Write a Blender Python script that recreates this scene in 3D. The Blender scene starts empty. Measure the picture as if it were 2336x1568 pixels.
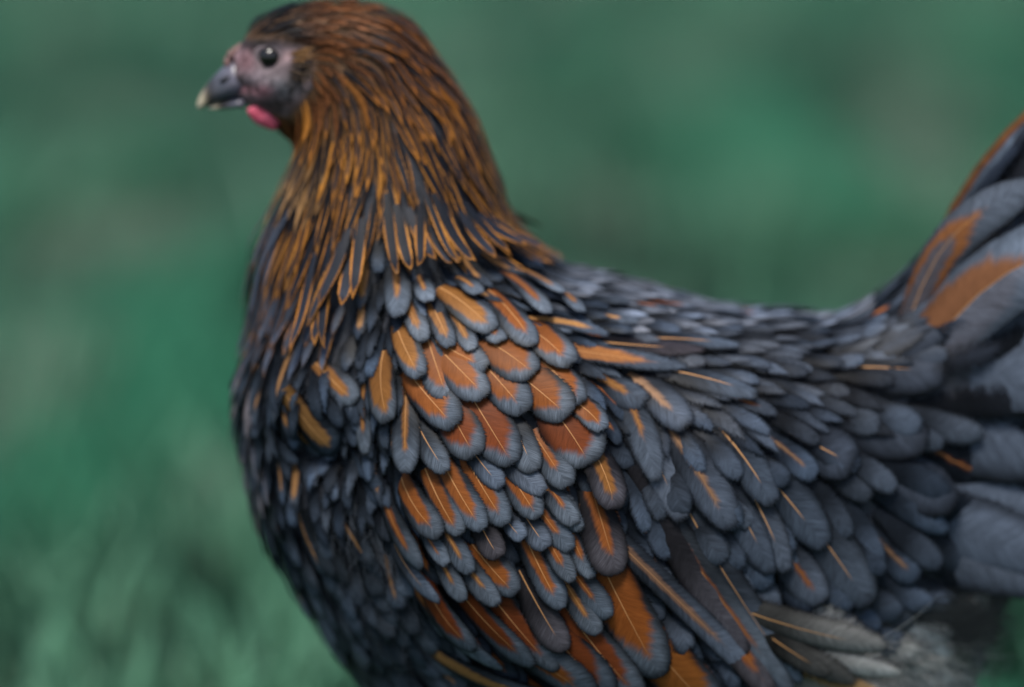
import bpy, bmesh, math, random
import numpy as np
from mathutils import Vector, Matrix
from mathutils.bvhtree import BVHTree
from mathutils import noise as mnoise

random.seed(7)
rng = np.random.default_rng(7)
SC = bpy.context.scene
COL = SC.collection

# ------------------------------------------------------------------ camera
PITCH = math.radians(10.0)
DIST = 1.60
LENS = 120.0
AIM = Vector((0.0, 0.0, 0.30))
FWD = Vector((0, math.cos(PITCH), -math.sin(PITCH)))
UPV = Vector((0, math.sin(PITCH), math.cos(PITCH)))
CAM = AIM - FWD * DIST
cam_data = bpy.data.cameras.new('camera')
cam_data.lens = LENS
cam_data.sensor_width = 36.0
cam_data.sensor_fit = 'HORIZONTAL'
cam_data.clip_start = 0.05
cam_data.clip_end = 2000.0
cam_data.dof.use_dof = True
cam_data.dof.focus_distance = 1.493
cam_data.dof.aperture_fstop = 2.0
cam_data.dof.aperture_blades = 0
cam = bpy.data.objects.new('camera', cam_data)
COL.objects.link(cam)
cam.location = CAM
cam.rotation_euler = (math.pi / 2 - PITCH, 0, 0)
SC.camera = cam

# ------------------------------------------------------------------ sky, sun, exposure
SUN_EL, SUN_AZ = math.radians(68), math.radians(200)   # azimuth: clockwise from +Y
world = bpy.data.worlds.new('World')
SC.world = world
world.use_nodes = True
wn = world.node_tree.nodes
wl = world.node_tree.links
bg = wn['Background']
sky = wn.new('ShaderNodeTexSky')
sky.sky_type = 'NISHITA'
sky.sun_disc = False
sky.sun_elevation = SUN_EL
sky.sun_rotation = SUN_AZ
sky.air_density = 1.0
sky.dust_density = 2.5
wl.new(sky.outputs[0], bg.inputs[0])
bg.inputs[1].default_value = 0.05
sun_data = bpy.data.lights.new('sun', 'SUN')
sun_data.energy = 1.5
sun_data.angle = math.radians(16)
sun_data.color = (1.0, 0.95, 0.88)
sun = bpy.data.objects.new('sun', sun_data)
COL.objects.link(sun)
sd = Vector((math.sin(SUN_AZ) * math.cos(SUN_EL), math.cos(SUN_AZ) * math.cos(SUN_EL), math.sin(SUN_EL)))
sun.rotation_euler = sd.to_track_quat('Z', 'Y').to_euler()
sun.location = (0, 0, 4)
SC.view_settings.view_transform = 'Standard'
SC.view_settings.look = 'None'
SC.view_settings.gamma = 1.0
SC.view_settings.exposure = 1.55
SC.cycles.transparent_max_bounces = 10
SC.cycles.max_bounces = 5

# ------------------------------------------------------------------ picture units -> place
# side-view measurements are kept in units of 1/2336 of the 0.48 m wide view
K = (36.0 / LENS) / 2336.0
U = DIST * K                          # metres per unit at the hen's midline

def ray(x, y):
    return (FWD + Vector((1, 0, 0)) * ((x - 1168) * K) + UPV * ((784 - y) * K))

def at(x, y, Y=0.0):
    d = ray(x, y)
    t = (Y - CAM.y) / d.y
    return CAM + d * t

def proj(p):
    v = p - CAM
    z = v.dot(FWD)
    return 1168 + v.x / z / K, 784 - v.dot(UPV) / z / K

# ------------------------------------------------------------------ node helpers
class NT:
    def __init__(s, name):
        s.mat = bpy.data.materials.new(name)
        s.mat.use_nodes = True
        s.t = s.mat.node_tree
        s.n, s.l = s.t.nodes, s.t.links
        s.bsdf = s.n['Principled BSDF']
        s.out = s.n['Material Output']
    def put(s, sock, v):
        if isinstance(v, bpy.types.NodeSocket):
            s.l.new(v, sock)
        elif v is not None:
            sock.default_value = v
    def math(s, op, a, b=None, c=None, clamp=False):
        n = s.n.new('ShaderNodeMath'); n.operation = op; n.use_clamp = clamp
        for i, v in enumerate((a, b, c)):
            s.put(n.inputs[i], v)
        return n.outputs[0]
    def attr(s, name):
        n = s.n.new('ShaderNodeAttribute'); n.attribute_name = name
        return n
    def sep(s, v):
        n = s.n.new('ShaderNodeSeparateXYZ'); s.l.new(v, n.inputs[0]); return n.outputs
    def comb(s, x, y, z):
        n = s.n.new('ShaderNodeCombineXYZ')
        for i, v in enumerate((x, y, z)): s.put(n.inputs[i], v)
        return n.outputs[0]
    def noise(s, vec, scale, detail=2.0, rough=0.5):
        n = s.n.new('ShaderNodeTexNoise')
        if vec is not None: s.l.new(vec, n.inputs['Vector'])
        n.inputs['Scale'].default_value = scale
        n.inputs['Detail'].default_value = detail
        n.inputs['Roughness'].default_value = rough
        return n.outputs['Fac']
    def smooth(s, v, lo, hi, a=0.0, b=1.0):
        n = s.n.new('ShaderNodeMapRange'); n.interpolation_type = 'SMOOTHSTEP'
        s.put(n.inputs[0], v); s.put(n.inputs[1], lo); s.put(n.inputs[2], hi)
        s.put(n.inputs[3], a); s.put(n.inputs[4], b)
        return n.outputs[0]
    def mix(s, f, a, b, mode='MIX'):
        n = s.n.new('ShaderNodeMix'); n.data_type = 'RGBA'; n.blend_type = mode
        s.put(n.inputs[0], f); s.put(n.inputs[6], a); s.put(n.inputs[7], b)
        return n.outputs[2]
    def ramp(s, f, stops):
        n = s.n.new('ShaderNodeValToRGB')
        e = n.color_ramp.elements
        while len(e) < len(stops): e.new(0.5)
        for i, (p, c) in enumerate(stops):
            e[i].position = p; e[i].color = (*c, 1)
        s.put(n.inputs[0], f)
        return n.outputs[0]
    def bump(s, h, strength, dist):
        n = s.n.new('ShaderNodeBump'); n.inputs['Strength'].default_value = strength
        n.inputs['Distance'].default_value = dist
        s.l.new(h, n.inputs['Height'])
        return n.outputs[0]

def setv(b, **kw):
    names = {'rough': 'Roughness', 'spec': 'Specular IOR Level', 'sheen': 'Sheen Weight', 'coat': 'Coat Weight',
             'sheen_r': 'Sheen Roughness', 'sss': 'Subsurface Weight'}
    for k, v in kw.items():
        b.inputs[names[k]].default_value = v

# ------------------------------------------------------------------ feather material
def feather_material():
    m = NT('feather')
    q = m.sep(m.attr('q').outputs['Vector'])       # u, v, x
    q2 = m.sep(m.attr('q2').outputs['Vector'])     # f, rachis, looseness
    dim = m.sep(m.attr('dim').outputs['Vector'])   # W, L, seed
    ctr = m.attr('ctr'); edg = m.attr('edg')
    v = q[1]
    ax = m.math('ABSOLUTE', q[2])
    Wd, Ln, seed = dim[0], dim[1], dim[2]
    sgn = m.math('SIGN', q[2])
    # barb coordinate, in metres: barbs leave the shaft towards the tip
    bc = m.math('SUBTRACT', m.math('MULTIPLY', v, Ln), m.math('MULTIPLY', m.math('MULTIPLY', ax, Wd), 0.9))
    so = m.math('ADD', m.math('MULTIPLY', seed, 37.0), m.math('MULTIPLY', sgn, 3.3))
    vec = m.comb(m.math('MULTIPLY', bc, 1000.0), m.math('MULTIPLY', m.math('MULTIPLY', ax, Wd), 110.0), so)
    nf = m.noise(vec, 2.4, 2.0, 0.6)
    nc = m.noise(vec, 0.28, 2.0, 0.5)
    # centre patch
    tap = m.math('SUBTRACT', 1.30, m.math('MULTIPLY', v, 0.62))
    d1 = m.math('SUBTRACT', m.math('MULTIPLY', ctr.outputs['Alpha'], tap), ax)
    d2 = m.math('SUBTRACT', edg.outputs['Alpha'], m.math('ADD', v, m.math('MULTIPLY', ax, 0.28)))
    dd = m.math('MINIMUM', d1, m.math('MULTIPLY', d2, 1.6))
    dd = m.math('ADD', dd, m.math('MULTIPLY', m.math('SUBTRACT', nc, 0.5), m.smooth(Wd, 0.002, 0.011, 0.06, 0.30)))
    dd = m.math('ADD', dd, m.math('MULTIPLY', m.math('SUBTRACT', nf, 0.5), 0.08))
    cm = m.smooth(dd, -0.12, 0.11)
    cm = m.math('MULTIPLY', cm, m.math('GREATER_THAN', ctr.outputs['Alpha'], 0.005))
    hol = m.attr('hollow').outputs['Fac']
    cm = m.math('MULTIPLY', cm, m.math('SUBTRACT', 1.0, m.math('MULTIPLY', m.math('MAXIMUM', hol, 0.0), m.smooth(dd, 0.20, 0.34))))
    one = m.math('MULTIPLY', m.math('MAXIMUM', m.math('MULTIPLY', hol, -1.0), 0.0), m.math('GREATER_THAN', q[2], 0.0))
    cm = m.math('MULTIPLY', cm, m.math('SUBTRACT', 1.0, one))
    # tone variation along barbs
    tone = m.math('MULTIPLY', m.smooth(nf, 0.25, 0.75, 0.6, 1.4), m.smooth(nc, 0.25, 0.75, 0.82, 1.18))
    edge = m.mix(1.0, edg.outputs['Color'], m.comb(tone, tone, tone), 'MULTIPLY')
    bs = m.smooth(v, 0.38, 0.82, 0.24, 1.28)  # dark downy base, deepened to stand in for shade under overlapping feathers
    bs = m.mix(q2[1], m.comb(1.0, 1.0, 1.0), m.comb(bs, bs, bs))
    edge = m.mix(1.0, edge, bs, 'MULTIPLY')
    tone2 = m.math('MULTIPLY', m.smooth(nf, 0.25, 0.75, 0.78, 1.2), m.smooth(m.math('ADD', v, m.math('MULTIPLY', nc, 0.5)), 0.55, 1.15, 0.78, 1.25))
    cent = m.mix(1.0, ctr.outputs['Color'], m.comb(tone2, tone2, tone2), 'MULTIPLY')
    col = m.mix(cm, edge, cent)
    # rim: dark lacing, widened to stand in for shade between feathers
    rd = m.math('MINIMUM', m.math('MULTIPLY', m.math('SUBTRACT', q2[0], ax), Wd), m.math('MULTIPLY', m.math('SUBTRACT', 1.0, v), Ln))
    rimw = m.math('MULTIPLY', Wd, 0.56)
    rim = m.smooth(rd, -0.0001, rimw, 0.05, 1.0)
    rimm = m.mix(q2[1], m.comb(1.0, 1.0, 1.0), m.comb(rim, rim, rim))
    col = m.mix(1.0, col, rimm, 'MULTIPLY')
    # shaft
    sw = m.math('MULTIPLY', m.math('SUBTRACT', 1.25, v), 0.00024)
    sha = m.attr('shaft').outputs['Fac']
    sw = m.math('MULTIPLY', sw, m.math('MAXIMUM', 1.0, sha))
    sx = m.math('MULTIPLY', ax, Wd)
    sm = m.smooth(m.math('SUBTRACT', sw, sx), -0.0001, 0.00012)
    sm = m.math('MULTIPLY', sm, m.smooth(m.math('SUBTRACT', m.math('ADD', edg.outputs['Alpha'], 0.03), v), 0.0, 0.1))
    sm = m.math('MULTIPLY', sm, m.math('MINIMUM', sha, 0.8))
    col = m.mix(sm, col, (0.52, 0.27, 0.11, 1))
    m.l.new(col, m.bsdf.inputs['Base Color'])
    setv(m.bsdf, rough=0.42, spec=0.07)
    hgt = m.math('ADD', m.math('MULTIPLY', nf, 0.7), m.math('MULTIPLY', sm, 0.8))
    m.l.new(m.bump(hgt, 0.25, 0.0005), m.bsdf.inputs['Normal'])
    # frayed vane edge
    fr = m.math('MULTIPLY', m.smooth(nf, 0.3, 0.7), q2[2])
    al = m.smooth(m.math('SUBTRACT', rd, fr), -0.00002, m.math('ADD', 0.0003, m.math('MULTIPLY', q2[2], 0.55)))
    m.l.new(al, m.bsdf.inputs['Alpha'])
    return m.mat

FEATHER = feather_material()

def simple(name, stops, scale, rough=0.5, spec=0.4, bump=0.3, bdist=0.001, sss=0.0, coat=0.0):
    m = NT(name)
    tc = m.n.new('ShaderNodeTexCoord')
    f = m.noise(tc.outputs['Object'], scale, 4.0, 0.6)
    m.l.new(m.ramp(m.smooth(f, 0.25, 0.75), stops), m.bsdf.inputs['Base Color'])
    setv(m.bsdf, rough=rough, spec=spec, coat=coat, sss=sss)
    if sss:
        m.bsdf.inputs['Subsurface Radius'].default_value = (0.004, 0.0015, 0.001)
        m.bsdf.inputs['Subsurface Scale'].default_value = 0.5
    if bump:
        m.l.new(m.bump(f, bump, bdist), m.bsdf.inputs['Normal'])
    return m.mat

M_WATTLE = simple('wattle_skin', [(0, (0.38, 0.050, 0.085)), (1, (0.60, 0.125, 0.19))], 220, 0.7, 0.2, 0.5, 0.001)
M_COMB = simple('comb_skin', [(0, (0.10, 0.055, 0.055)), (1, (0.24, 0.135, 0.12))], 260, 0.55, 0.35, 0.6, 0.001)
M_LOBE = simple('earlobe_skin', [(0, (0.12, 0.09, 0.09)), (1, (0.24, 0.17, 0.17))], 260, 0.6, 0.3, 0.5, 0.001)
M_EYE = simple('eye_dark', [(0, (0.004, 0.004, 0.004)), (1, (0.012, 0.009, 0.006))], 300, 0.16, 0.5, 0.0, coat=0.3)
M_LID = simple('eyelid_skin', [(0, (0.09, 0.072, 0.08)), (1, (0.19, 0.15, 0.16))], 300, 0.55, 0.35, 0.5, 0.0006)
M_LEG = simple('leg_scales', [(0, (0.10, 0.10, 0.10)), (1, (0.25, 0.22, 0.17))], 160, 0.55, 0.4, 0.6, 0.001)
M_NOSTRIL = simple('nostril', [(0, (0.01, 0.01, 0.012)), (1, (0.03, 0.03, 0.035))], 300, 0.7, 0.2, 0.0)

def beak_material():
    m = NT('beak_horn')
    a = m.attr('along')
    tc = m.n.new('ShaderNodeTexCoord')
    n = m.noise(tc.outputs['Object'], 180, 3.0)
    t = m.math('ADD', a.outputs['Fac'], m.math('MULTIPLY', m.math('SUBTRACT', n, 0.5), 0.16))
    c = m.ramp(t, [(0.0, (0.13, 0.12, 0.16)), (0.30, (0.085, 0.09, 0.115)), (0.52, (0.035, 0.032, 0.034)), (0.60, (0.085, 0.07, 0.05)),
                   (0.72, (0.45, 0.38, 0.27)), (1.0, (0.58, 0.52, 0.40))])
    m.l.new(c, m.bsdf.inputs['Base Color'])
    setv(m.bsdf, rough=0.32, spec=0.5)
    m.l.new(m.bump(n, 0.2, 0.0006), m.bsdf.inputs['Normal'])
    return m.mat
M_BEAK = beak_material()

def skin_material():
    # down-covered body; bare face; colours are the skin's own, set per vertex
    m = NT('hen_skin')
    c = m.attr('skin')
    tc = m.n.new('ShaderNodeTexCoord')
    n = m.noise(tc.outputs['Object'], 260, 4.0, 0.65)
    k = m.smooth(n, 0.25, 0.75, 0.65, 1.3)
    m.l.new(m.mix(1.0, c.outputs['Color'], m.comb(k, k, k), 'MULTIPLY'), m.bsdf.inputs['Base Color'])
    setv(m.bsdf, rough=0.62, spec=0.3)
    m.l.new(m.bump(n, 0.6, 0.0012), m.bsdf.inputs['Normal'])
    return m.mat
M_SKIN = skin_material()

# ------------------------------------------------------------------ object helpers
def mesh_obj(name, verts, faces, mat, parent=None, loc=None, smooth=True):
    """verts in world space; the object's origin is put at loc"""
    loc = Vector(loc) if loc is not None else Vector((0, 0, 0))
    v = np.asarray(verts, dtype=float) - np.array(loc)
    me = bpy.data.meshes.new(name)
    me.from_pydata(v.tolist(), [], faces)
    if smooth:
        me.polygons.foreach_set('use_smooth', [True] * len(me.polygons))
    me.update()
    me.materials.append(mat)
    o = bpy.data.objects.new(name, me)
    COL.objects.link(o)
    o['wloc'] = list(loc)
    if parent is not None:
        o.parent = parent
        o.location = loc - Vector(parent['wloc'])
    else:
        o.location = loc
    return o

def tube(path, radii, n=10, cap=True):
    """swept round tube along world points"""
    P = [Vector(p) for p in path]
    V, F = [], []
    ref = Vector((0, 1, 0))
    for i, p in enumerate(P):
        t = (P[min(i + 1, len(P) - 1)] - P[max(i - 1, 0)]).normalized()
        a = t.cross(ref)
        if a.length < 1e-3: a = t.cross(Vector((1, 0, 0)))
        a.normalize(); b = t.cross(a)
        for k in range(n):
            th = 2 * math.pi * k / n
            V.append(p + (a * math.cos(th) + b * math.sin(th)) * radii[i])
    for i in range(len(P) - 1):
        for k in range(n):
            F.append((i * n + k, i * n + (k + 1) % n, (i + 1) * n + (k + 1) % n, (i + 1) * n + k))
    if cap:
        F.append(tuple(range(n))[::-1]); F.append(tuple((len(P) - 1) * n + k for k in range(n)))
    return V, F

def blob(c, ax, n=18, mrows=12, rough=0.0):
    """ellipsoid with three world half-axes, slightly lumpy"""
    V, F = [], []
    c = Vector(c); ax = [Vector(a) for a in ax]
    for i in range(mrows + 1):
        ph = math.pi * i / mrows
        for k in range(n):
            th = 2 * math.pi * k / n
            d = ax[0] * (math.sin(ph) * math.cos(th)) + ax[1] * (math.sin(ph) * math.sin(th)) + ax[2] * math.cos(ph)
            s = 1.0 + rough * mnoise.noise((c + d) * 260)
            V.append(c + d * s)
    for i in range(mrows):
        for k in range(n):
            F.append((i * n + k, i * n + (k + 1) % n, (i + 1) * n + (k + 1) % n, (i + 1) * n + k))
    return V, F

# ------------------------------------------------------------------ ground
def ground_material():
    m = NT('lawn_soil')
    tc = m.n.new('ShaderNodeTexCoord')
    mp = m.n.new('ShaderNodeMapping'); mp.inputs['Scale'].default_value = (1, .4, 1)
    m.l.new(tc.outputs['Object'], mp.inputs[0])
    a = m.noise(mp.outputs[0], 2.6, 3.0, 0.5)
    b = m.noise(tc.outputs['Object'], 30.0, 4.0, 0.6)
    c1 = m.ramp(m.smooth(a, 0.3, 0.7), [(0.1, (0.005, 0.026, 0.017)), (0.5, (0.018, 0.066, 0.039)), (0.9, (0.075, 0.115, 0.08))])
    k = m.smooth(b, 0.25, 0.75, 0.6, 1.3)
    m.l.new(m.mix(1.0, c1, m.comb(k, k, k), 'MULTIPLY'), m.bsdf.inputs['Base Color'])
    setv(m.bsdf, rough=0.9, spec=0.1)
    m.l.new(m.bump(b, 0.6, 0.02), m.bsdf.inputs['Normal'])
    return m.mat
S = 400.0
g = mesh_obj('ground', [(-S, -S, 0), (S, -S, 0), (S, S, 0), (-S, S, 0)], [(0, 1, 2, 3)], ground_material())
g['kind'] = 'structure'; g['label'] = 'mossy green lawn soil stretching to the horizon'; g['category'] = 'ground'

def fbm(x, y, sc, seed=0.0):
    return mnoise.noise(Vector((x * sc, y * sc, seed)))

def grass():
    m = NT('grass_blade')
    m.l.new(m.attr('gcol').outputs['Color'], m.bsdf.inputs['Base Color'])
    setv(m.bsdf, rough=0.5, spec=0.35)
    V, F, C = [], [], []
    def blade(x, y, h, w, col, lean=0.5):
        a = random.uniform(0, 2 * math.pi)
        ca, sa = math.cos(a), math.sin(a)
        l = random.uniform(0.1, lean) * h
        b = random.uniform(0, 2 * math.pi)
        lx, ly = math.cos(b) * l, math.sin(b) * l
        i = len(V)
        V.extend([(x - ca * w, y - sa * w, -0.004), (x + ca * w, y + sa * w, -0.004),
                  (x + lx * .4 + ca * w * .8, y + ly * .4 + sa * w * .8, h * .6), (x + lx * .4 - ca * w * .8, y + ly * .4 - sa * w * .8, h * .6),
                  (x + lx, y + ly, h)])
        F.append((i, i + 1, i + 2, i + 3)); F.append((i + 3, i + 2, i + 4))
        C.extend([(*col, 1)] * 5)
    n = 0
    while n < 125000:
        t = random.random()
        y = 0.15 + 11.5 * t ** 1.7 if random.random() < 0.86 else random.uniform(-1.0, 0.8)
        half = 0.7 + max(0, y + 1.0) * 0.26
        x = random.uniform(-half, half)
        p = 2.2 * fbm(x, y * .34, 4.3, 1.3) + 0.9 * fbm(x, y * .35, 6.0, 4.1)
        q = 1.6 * fbm(x, y * .34, 4.0, 9.7) + 0.7 * fbm(x, y * .35, 6.0, 2.2)
        n += 1
        if p < -0.30 and random.random() < 0.55: continue
        h = random.uniform(0.02, 0.045) * (1.0 + 1.1 * max(-0.6, p))
        r = random.uniform(0.75, 1.3) * min(2.6, max(.14, 1.0 + 2.3 * p))
        if q > 0.16 and random.random() < 0.75:      # greyer, drier patches
            col = (0.062 * r, 0.100 * r, 0.070 * r)
        else:
            col = (0.017 * r, 0.084 * r, 0.047 * r)
        blade(x, y, h, random.uniform(0.0016, 0.0032), col)
    # tussocks of longer, paler blades
    for (tx, ty, cnt, hh) in [(-0.26, 0.33, 46, .11), (-0.20, 0.30, 36, .09), (-0.31, 0.55, 60, .12), (-0.10, 0.62, 50, .1), (-0.24, 0.95, 70, .12), (-0.42, 1.3, 80, .14),
                              (0.35, 1.2, 60, .1), (0.10, 1.6, 90, .12), (0.55, 2.4, 120, .14), (-0.6, 2.6, 120, .14), (0.2, 3.2, 130, .14), (-0.15, 0.42, 40, .08),
                              (0.42, 0.5, 60, .09), (-0.33, 0.24, 30, .09)] + [(random.uniform(-.5, .0), random.uniform(.2, .9), random.randint(10, 30), random.uniform(.07, .12)) for _ in range(34)] + [(random.uniform(-1, 1) * (.4 + .16 * ty), ty, random.randint(30, 90), random.uniform(.12, .26)) for ty in [random.uniform(1.0, 7.0) for _ in range(36)]]:
        for k in range(cnt):
            r = random.uniform(0.8, 1.35)
            sp = .035 + .012 * max(0, ty - 1)
            blade(tx + random.gauss(0, sp), ty + random.gauss(0, sp), hh * random.uniform(0.3, .75), random.uniform(0.002, 0.0045),
                  (0.075 * r, 0.20 * r, 0.122 * r), 0.9)
    o = mesh_obj('grass', V, F, m.mat)
    ca = o.data.color_attributes.new('gcol', 'FLOAT_COLOR', 'POINT')
    ca.data.foreach_set('color', np.asarray(C, dtype=np.float32).ravel())
    o['kind'] = 'stuff'; o['label'] = 'short blurred bluish green grass covering the lawn'; o['category'] = 'grass'
grass()

# ------------------------------------------------------------------ hen: root and body
HEN = bpy.data.objects.new('hen', None)
COL.objects.link(HEN)
HEN.location = (0.045, 0, 0)
HEN['wloc'] = [0.045, 0, 0]
HEN['label'] = 'hen with golden brown laced neck and slate blue, rust centred feathers standing on grass'
HEN['category'] = 'hen'

ST = [  # top x,y ; bottom x,y ; half width (m)
    (536, 122, 546, 226, .0085), (560, 84, 575, 246, .0130), (590, 50, 605, 264, .0162), (660, 20, 648, 296, .0190), (760, 8, 678, 324, .0215),
    (865, 18, 680, 350, .0245), (935, 58, 668, 392, .0275), (992, 138, 645, 440, .0305), (1046, 218, 622, 495, .0345),
    (1090, 305, 598, 560, .039), (1112, 395, 584, 645, .045), (1145, 492, 580, 745, .052), (1210, 572, 560, 842, .060),
    (1300, 626, 554, 950, .068), (1400, 648, 578, 1078, .077), (1500, 674, 620, 1215, .084), (1600, 704, 702, 1350, .089),
    (1690, 722, 812, 1500, .091), (1770, 726, 965, 1645, .091), (1830, 730, 1160, 1740, .088), (1880, 736, 1400, 1765, .083),
    (1925, 728, 1720, 1755, .074), (1975, 706, 2010, 1690, .062), (2030, 668, 2160, 1590, .051), (2090, 622, 2215, 1450, .041),
    (2165, 530, 2260, 1345, .034), (2250, 420, 2400, 1310, .027), (2345, 310, 2560, 1230, .019), (2440, 230, 2680, 1120, .011), (2500, 200, 2720, 1040, .004)]

def catmull(A, t):
    n = len(A)
    i = min(int(t), n - 2); f = t - i
    p0, p1, p2, p3 = A[max(i - 1, 0)], A[i], A[i + 1], A[min(i + 2, n - 1)]
    return 0.5 * (2 * p1 + (p2 - p0) * f + (2 * p0 - 5 * p1 + 4 * p2 - p3) * f * f + (3 * p1 - p0 - 3 * p2 + p3) * f ** 3)

def pin(x, y, poly):
    c = False; n = len(poly); j = n - 1
    for i in range(n):
        xi, yi = poly[i]; xj, yj = poly[j]
        if (yi > y) != (yj > y) and x < (xj - xi) * (y - yi) / (yj - yi) + xi: c = not c
        j = i
    return c

FACE = [(500, 100), (556, 94), (600, 92), (660, 100), (690, 112), (706, 140), (706, 190), (684, 232), (655, 262), (600, 250), (550, 262), (500, 260)]
WING = [(880, 670), (1010, 640), (1200, 640), (1290, 690), (1340, 760), (1395, 880), (1415, 1000), (1460, 1150), (1480, 1260), (1560, 1360), (1700, 1480),
        (1830, 1660), (1600, 1680), (1250, 1610), (1080, 1540), (985, 1420), (925, 1240), (900, 1120), (850, 980), (820, 850)]

def smoothstep(a, b, x):
    t = max(0.0, min(1.0, (x - a) / (b - a))); return t * t * (3 - 2 * t)

def pdist(x, y, poly):
    """signed distance to polygon edge, positive inside"""
    best = 1e9
    for i in range(len(poly)):
        ax, ay = poly[i - 1]; bx, by = poly[i]
        dx, dy = bx - ax, by - ay
        t = max(0, min(1, ((x - ax) * dx + (y - ay) * dy) / (dx * dx + dy * dy)))
        best = min(best, math.hypot(x - ax - t * dx, y - ay - t * dy))
    return best if pin(x, y, poly) else -best

def build_body():
    Ts = [at(a, b) for a, b, c, d, w in ST]; Bs = [at(c, d) for a, b, c, d, w in ST]
    T = np.array([list(p) for p in Ts]); B = np.array([list(p) for p in Bs]); W = np.array([s[4] for s in ST])
    NS, NR = 150, 72
    V = []
    for i in range(NS):
        t = (len(ST) - 1) * i / (NS - 1)
        tp, bt, w = catmull(T, t), catmull(B, t), float(catmull(W, t))
        c, a = (tp + bt) / 2, (tp - bt) / 2
        for k in range(NR):
            th = 2 * math.pi * k / NR
            ct, s = math.cos(th), math.sin(th)
            e = 0.86
            V.append(Vector(c + a * ct) + Vector((0, -w * math.copysign(abs(s) ** e, s), 0)))
    F = []
    for i in range(NS - 1):
        for k in range(NR):
            F.append((i * NR + k, (i + 1) * NR + k, (i + 1) * NR + (k + 1) % NR, i * NR + (k + 1) % NR))
    F.append(tuple(range(NR))); F.append(tuple((NS - 1) * NR + k for k in range(NR))[::-1])
    F = [f[::-1] for f in F]
    # shape the sides: wing bulge, hollow before the wing, cheeks and sockets
    C = []
    for i, v in enumerate(V):
        m = Vector((v.x, -abs(v.y), v.z)); x, y = proj(m)
        s = -1 if v.y < 0 else 1
        k = smoothstep(0.0, 0.03, abs(v.y))
        d = pdist(x, y, WING) if 500 < x < 1950 and 500 < y < 1750 else -1e3
        push = 0.0
        if d > -60: push += 0.011 * smoothstep(-25, 85, d)
        push -= 0.010 * math.exp(-(((x - 745) / 70) ** 2 + ((y - 1040) / 70) ** 2))
        push += 0.007 * math.exp(-(((x - 700) / 90) ** 2 + ((y - 900) / 90) ** 2))
        push += 0.006 * math.exp(-(((x - 1650) / 190) ** 2 + ((y - 1050) / 220) ** 2))
        v.y += s * push * k
        # face relief
        hx = 0.0
        if x < 760 and y < 320:
            hx += 0.0022 * math.exp(-(((x - 640) / 60) ** 2 + ((y - 88) / 17) ** 2))      # brow
            hx -= 0.0030 * math.exp(-(((x - 614) / 30) ** 2 + ((y - 131) / 26) ** 2))     # socket
            hx += 0.0022 * math.exp(-(((x - 625) / 55) ** 2 + ((y - 195) / 26) ** 2))     # cheek
            hx -= 0.0016 * math.exp(-(((x - 560) / 30) ** 2 + ((y - 200) / 16) ** 2))
            v.y += s * hx * smoothstep(0, 0.006, abs(v.y))
        # skin colour
        c = Vector((0.026, 0.03, 0.040))
        if x < 900 and y < 420: c = Vector((0.09, 0.045, 0.018))
        fd = pdist(x, y, FACE) if x < 800 and y < 330 else -1e3
        if fd > -14:
            f = Vector((0.140, 0.105, 0.115))
            def patch(px, py, rx, ry, colr, amt):
                nonlocal f
                wv = math.exp(-(((x - px) / rx) ** 2 + ((y - py) / ry) ** 2)) * amt
                f = f.lerp(Vector(colr), min(1, wv))
            patch(570, 90, 46, 26, (0.014, 0.013, 0.014), 1.6)
            patch(640, 200, 40, 22, (0.15, 0.16, 0.18), 0.8)
            patch(686, 180, 34, 26, (0.022, 0.018, 0.017), 1.5)
            patch(585, 175, 26, 16, (0.20, 0.16, 0.18), .8)
            patch(600, 210, 24, 13, (0.42, 0.17, 0.20), 0.9)
            patch(560, 205, 22, 10, (0.42, 0.17, 0.20), 0.7)
            patch(560, 140, 22, 24, (0.32, 0.16, 0.18), 0.7)
            patch(655, 128, 18, 14, (0.42, 0.28, 0.29), 0.8)
            patch(640, 240, 46, 13, (0.04, 0.028, 0.028), 1.2)
            nz = mnoise.noise(v * 420)
            f = f * (1.0 + 0.9 * nz + .5 * mnoise.noise(v * 900))
            c = c.lerp(f, smoothstep(-14, 6, fd))
        C.append((*c, 1))
    o = mesh_obj('body', V, F, M_SKIN, HEN, HEN['wloc'])
    ca = o.data.color_attributes.new('skin', 'FLOAT_COLOR', 'POINT')
    ca.data.foreach_set('color', np.asarray(C, dtype=np.float32).ravel())
    bv = BVHTree.FromPolygons([tuple(p) for p in V], F)
    return o, V, F, bv
BODY, BV, BF, BVH = build_body()

def hit(x, y):
    d = ray(x, y).normalized()
    p, n, i, dist = BVH.ray_cast(CAM, d)
    return p, n

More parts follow.
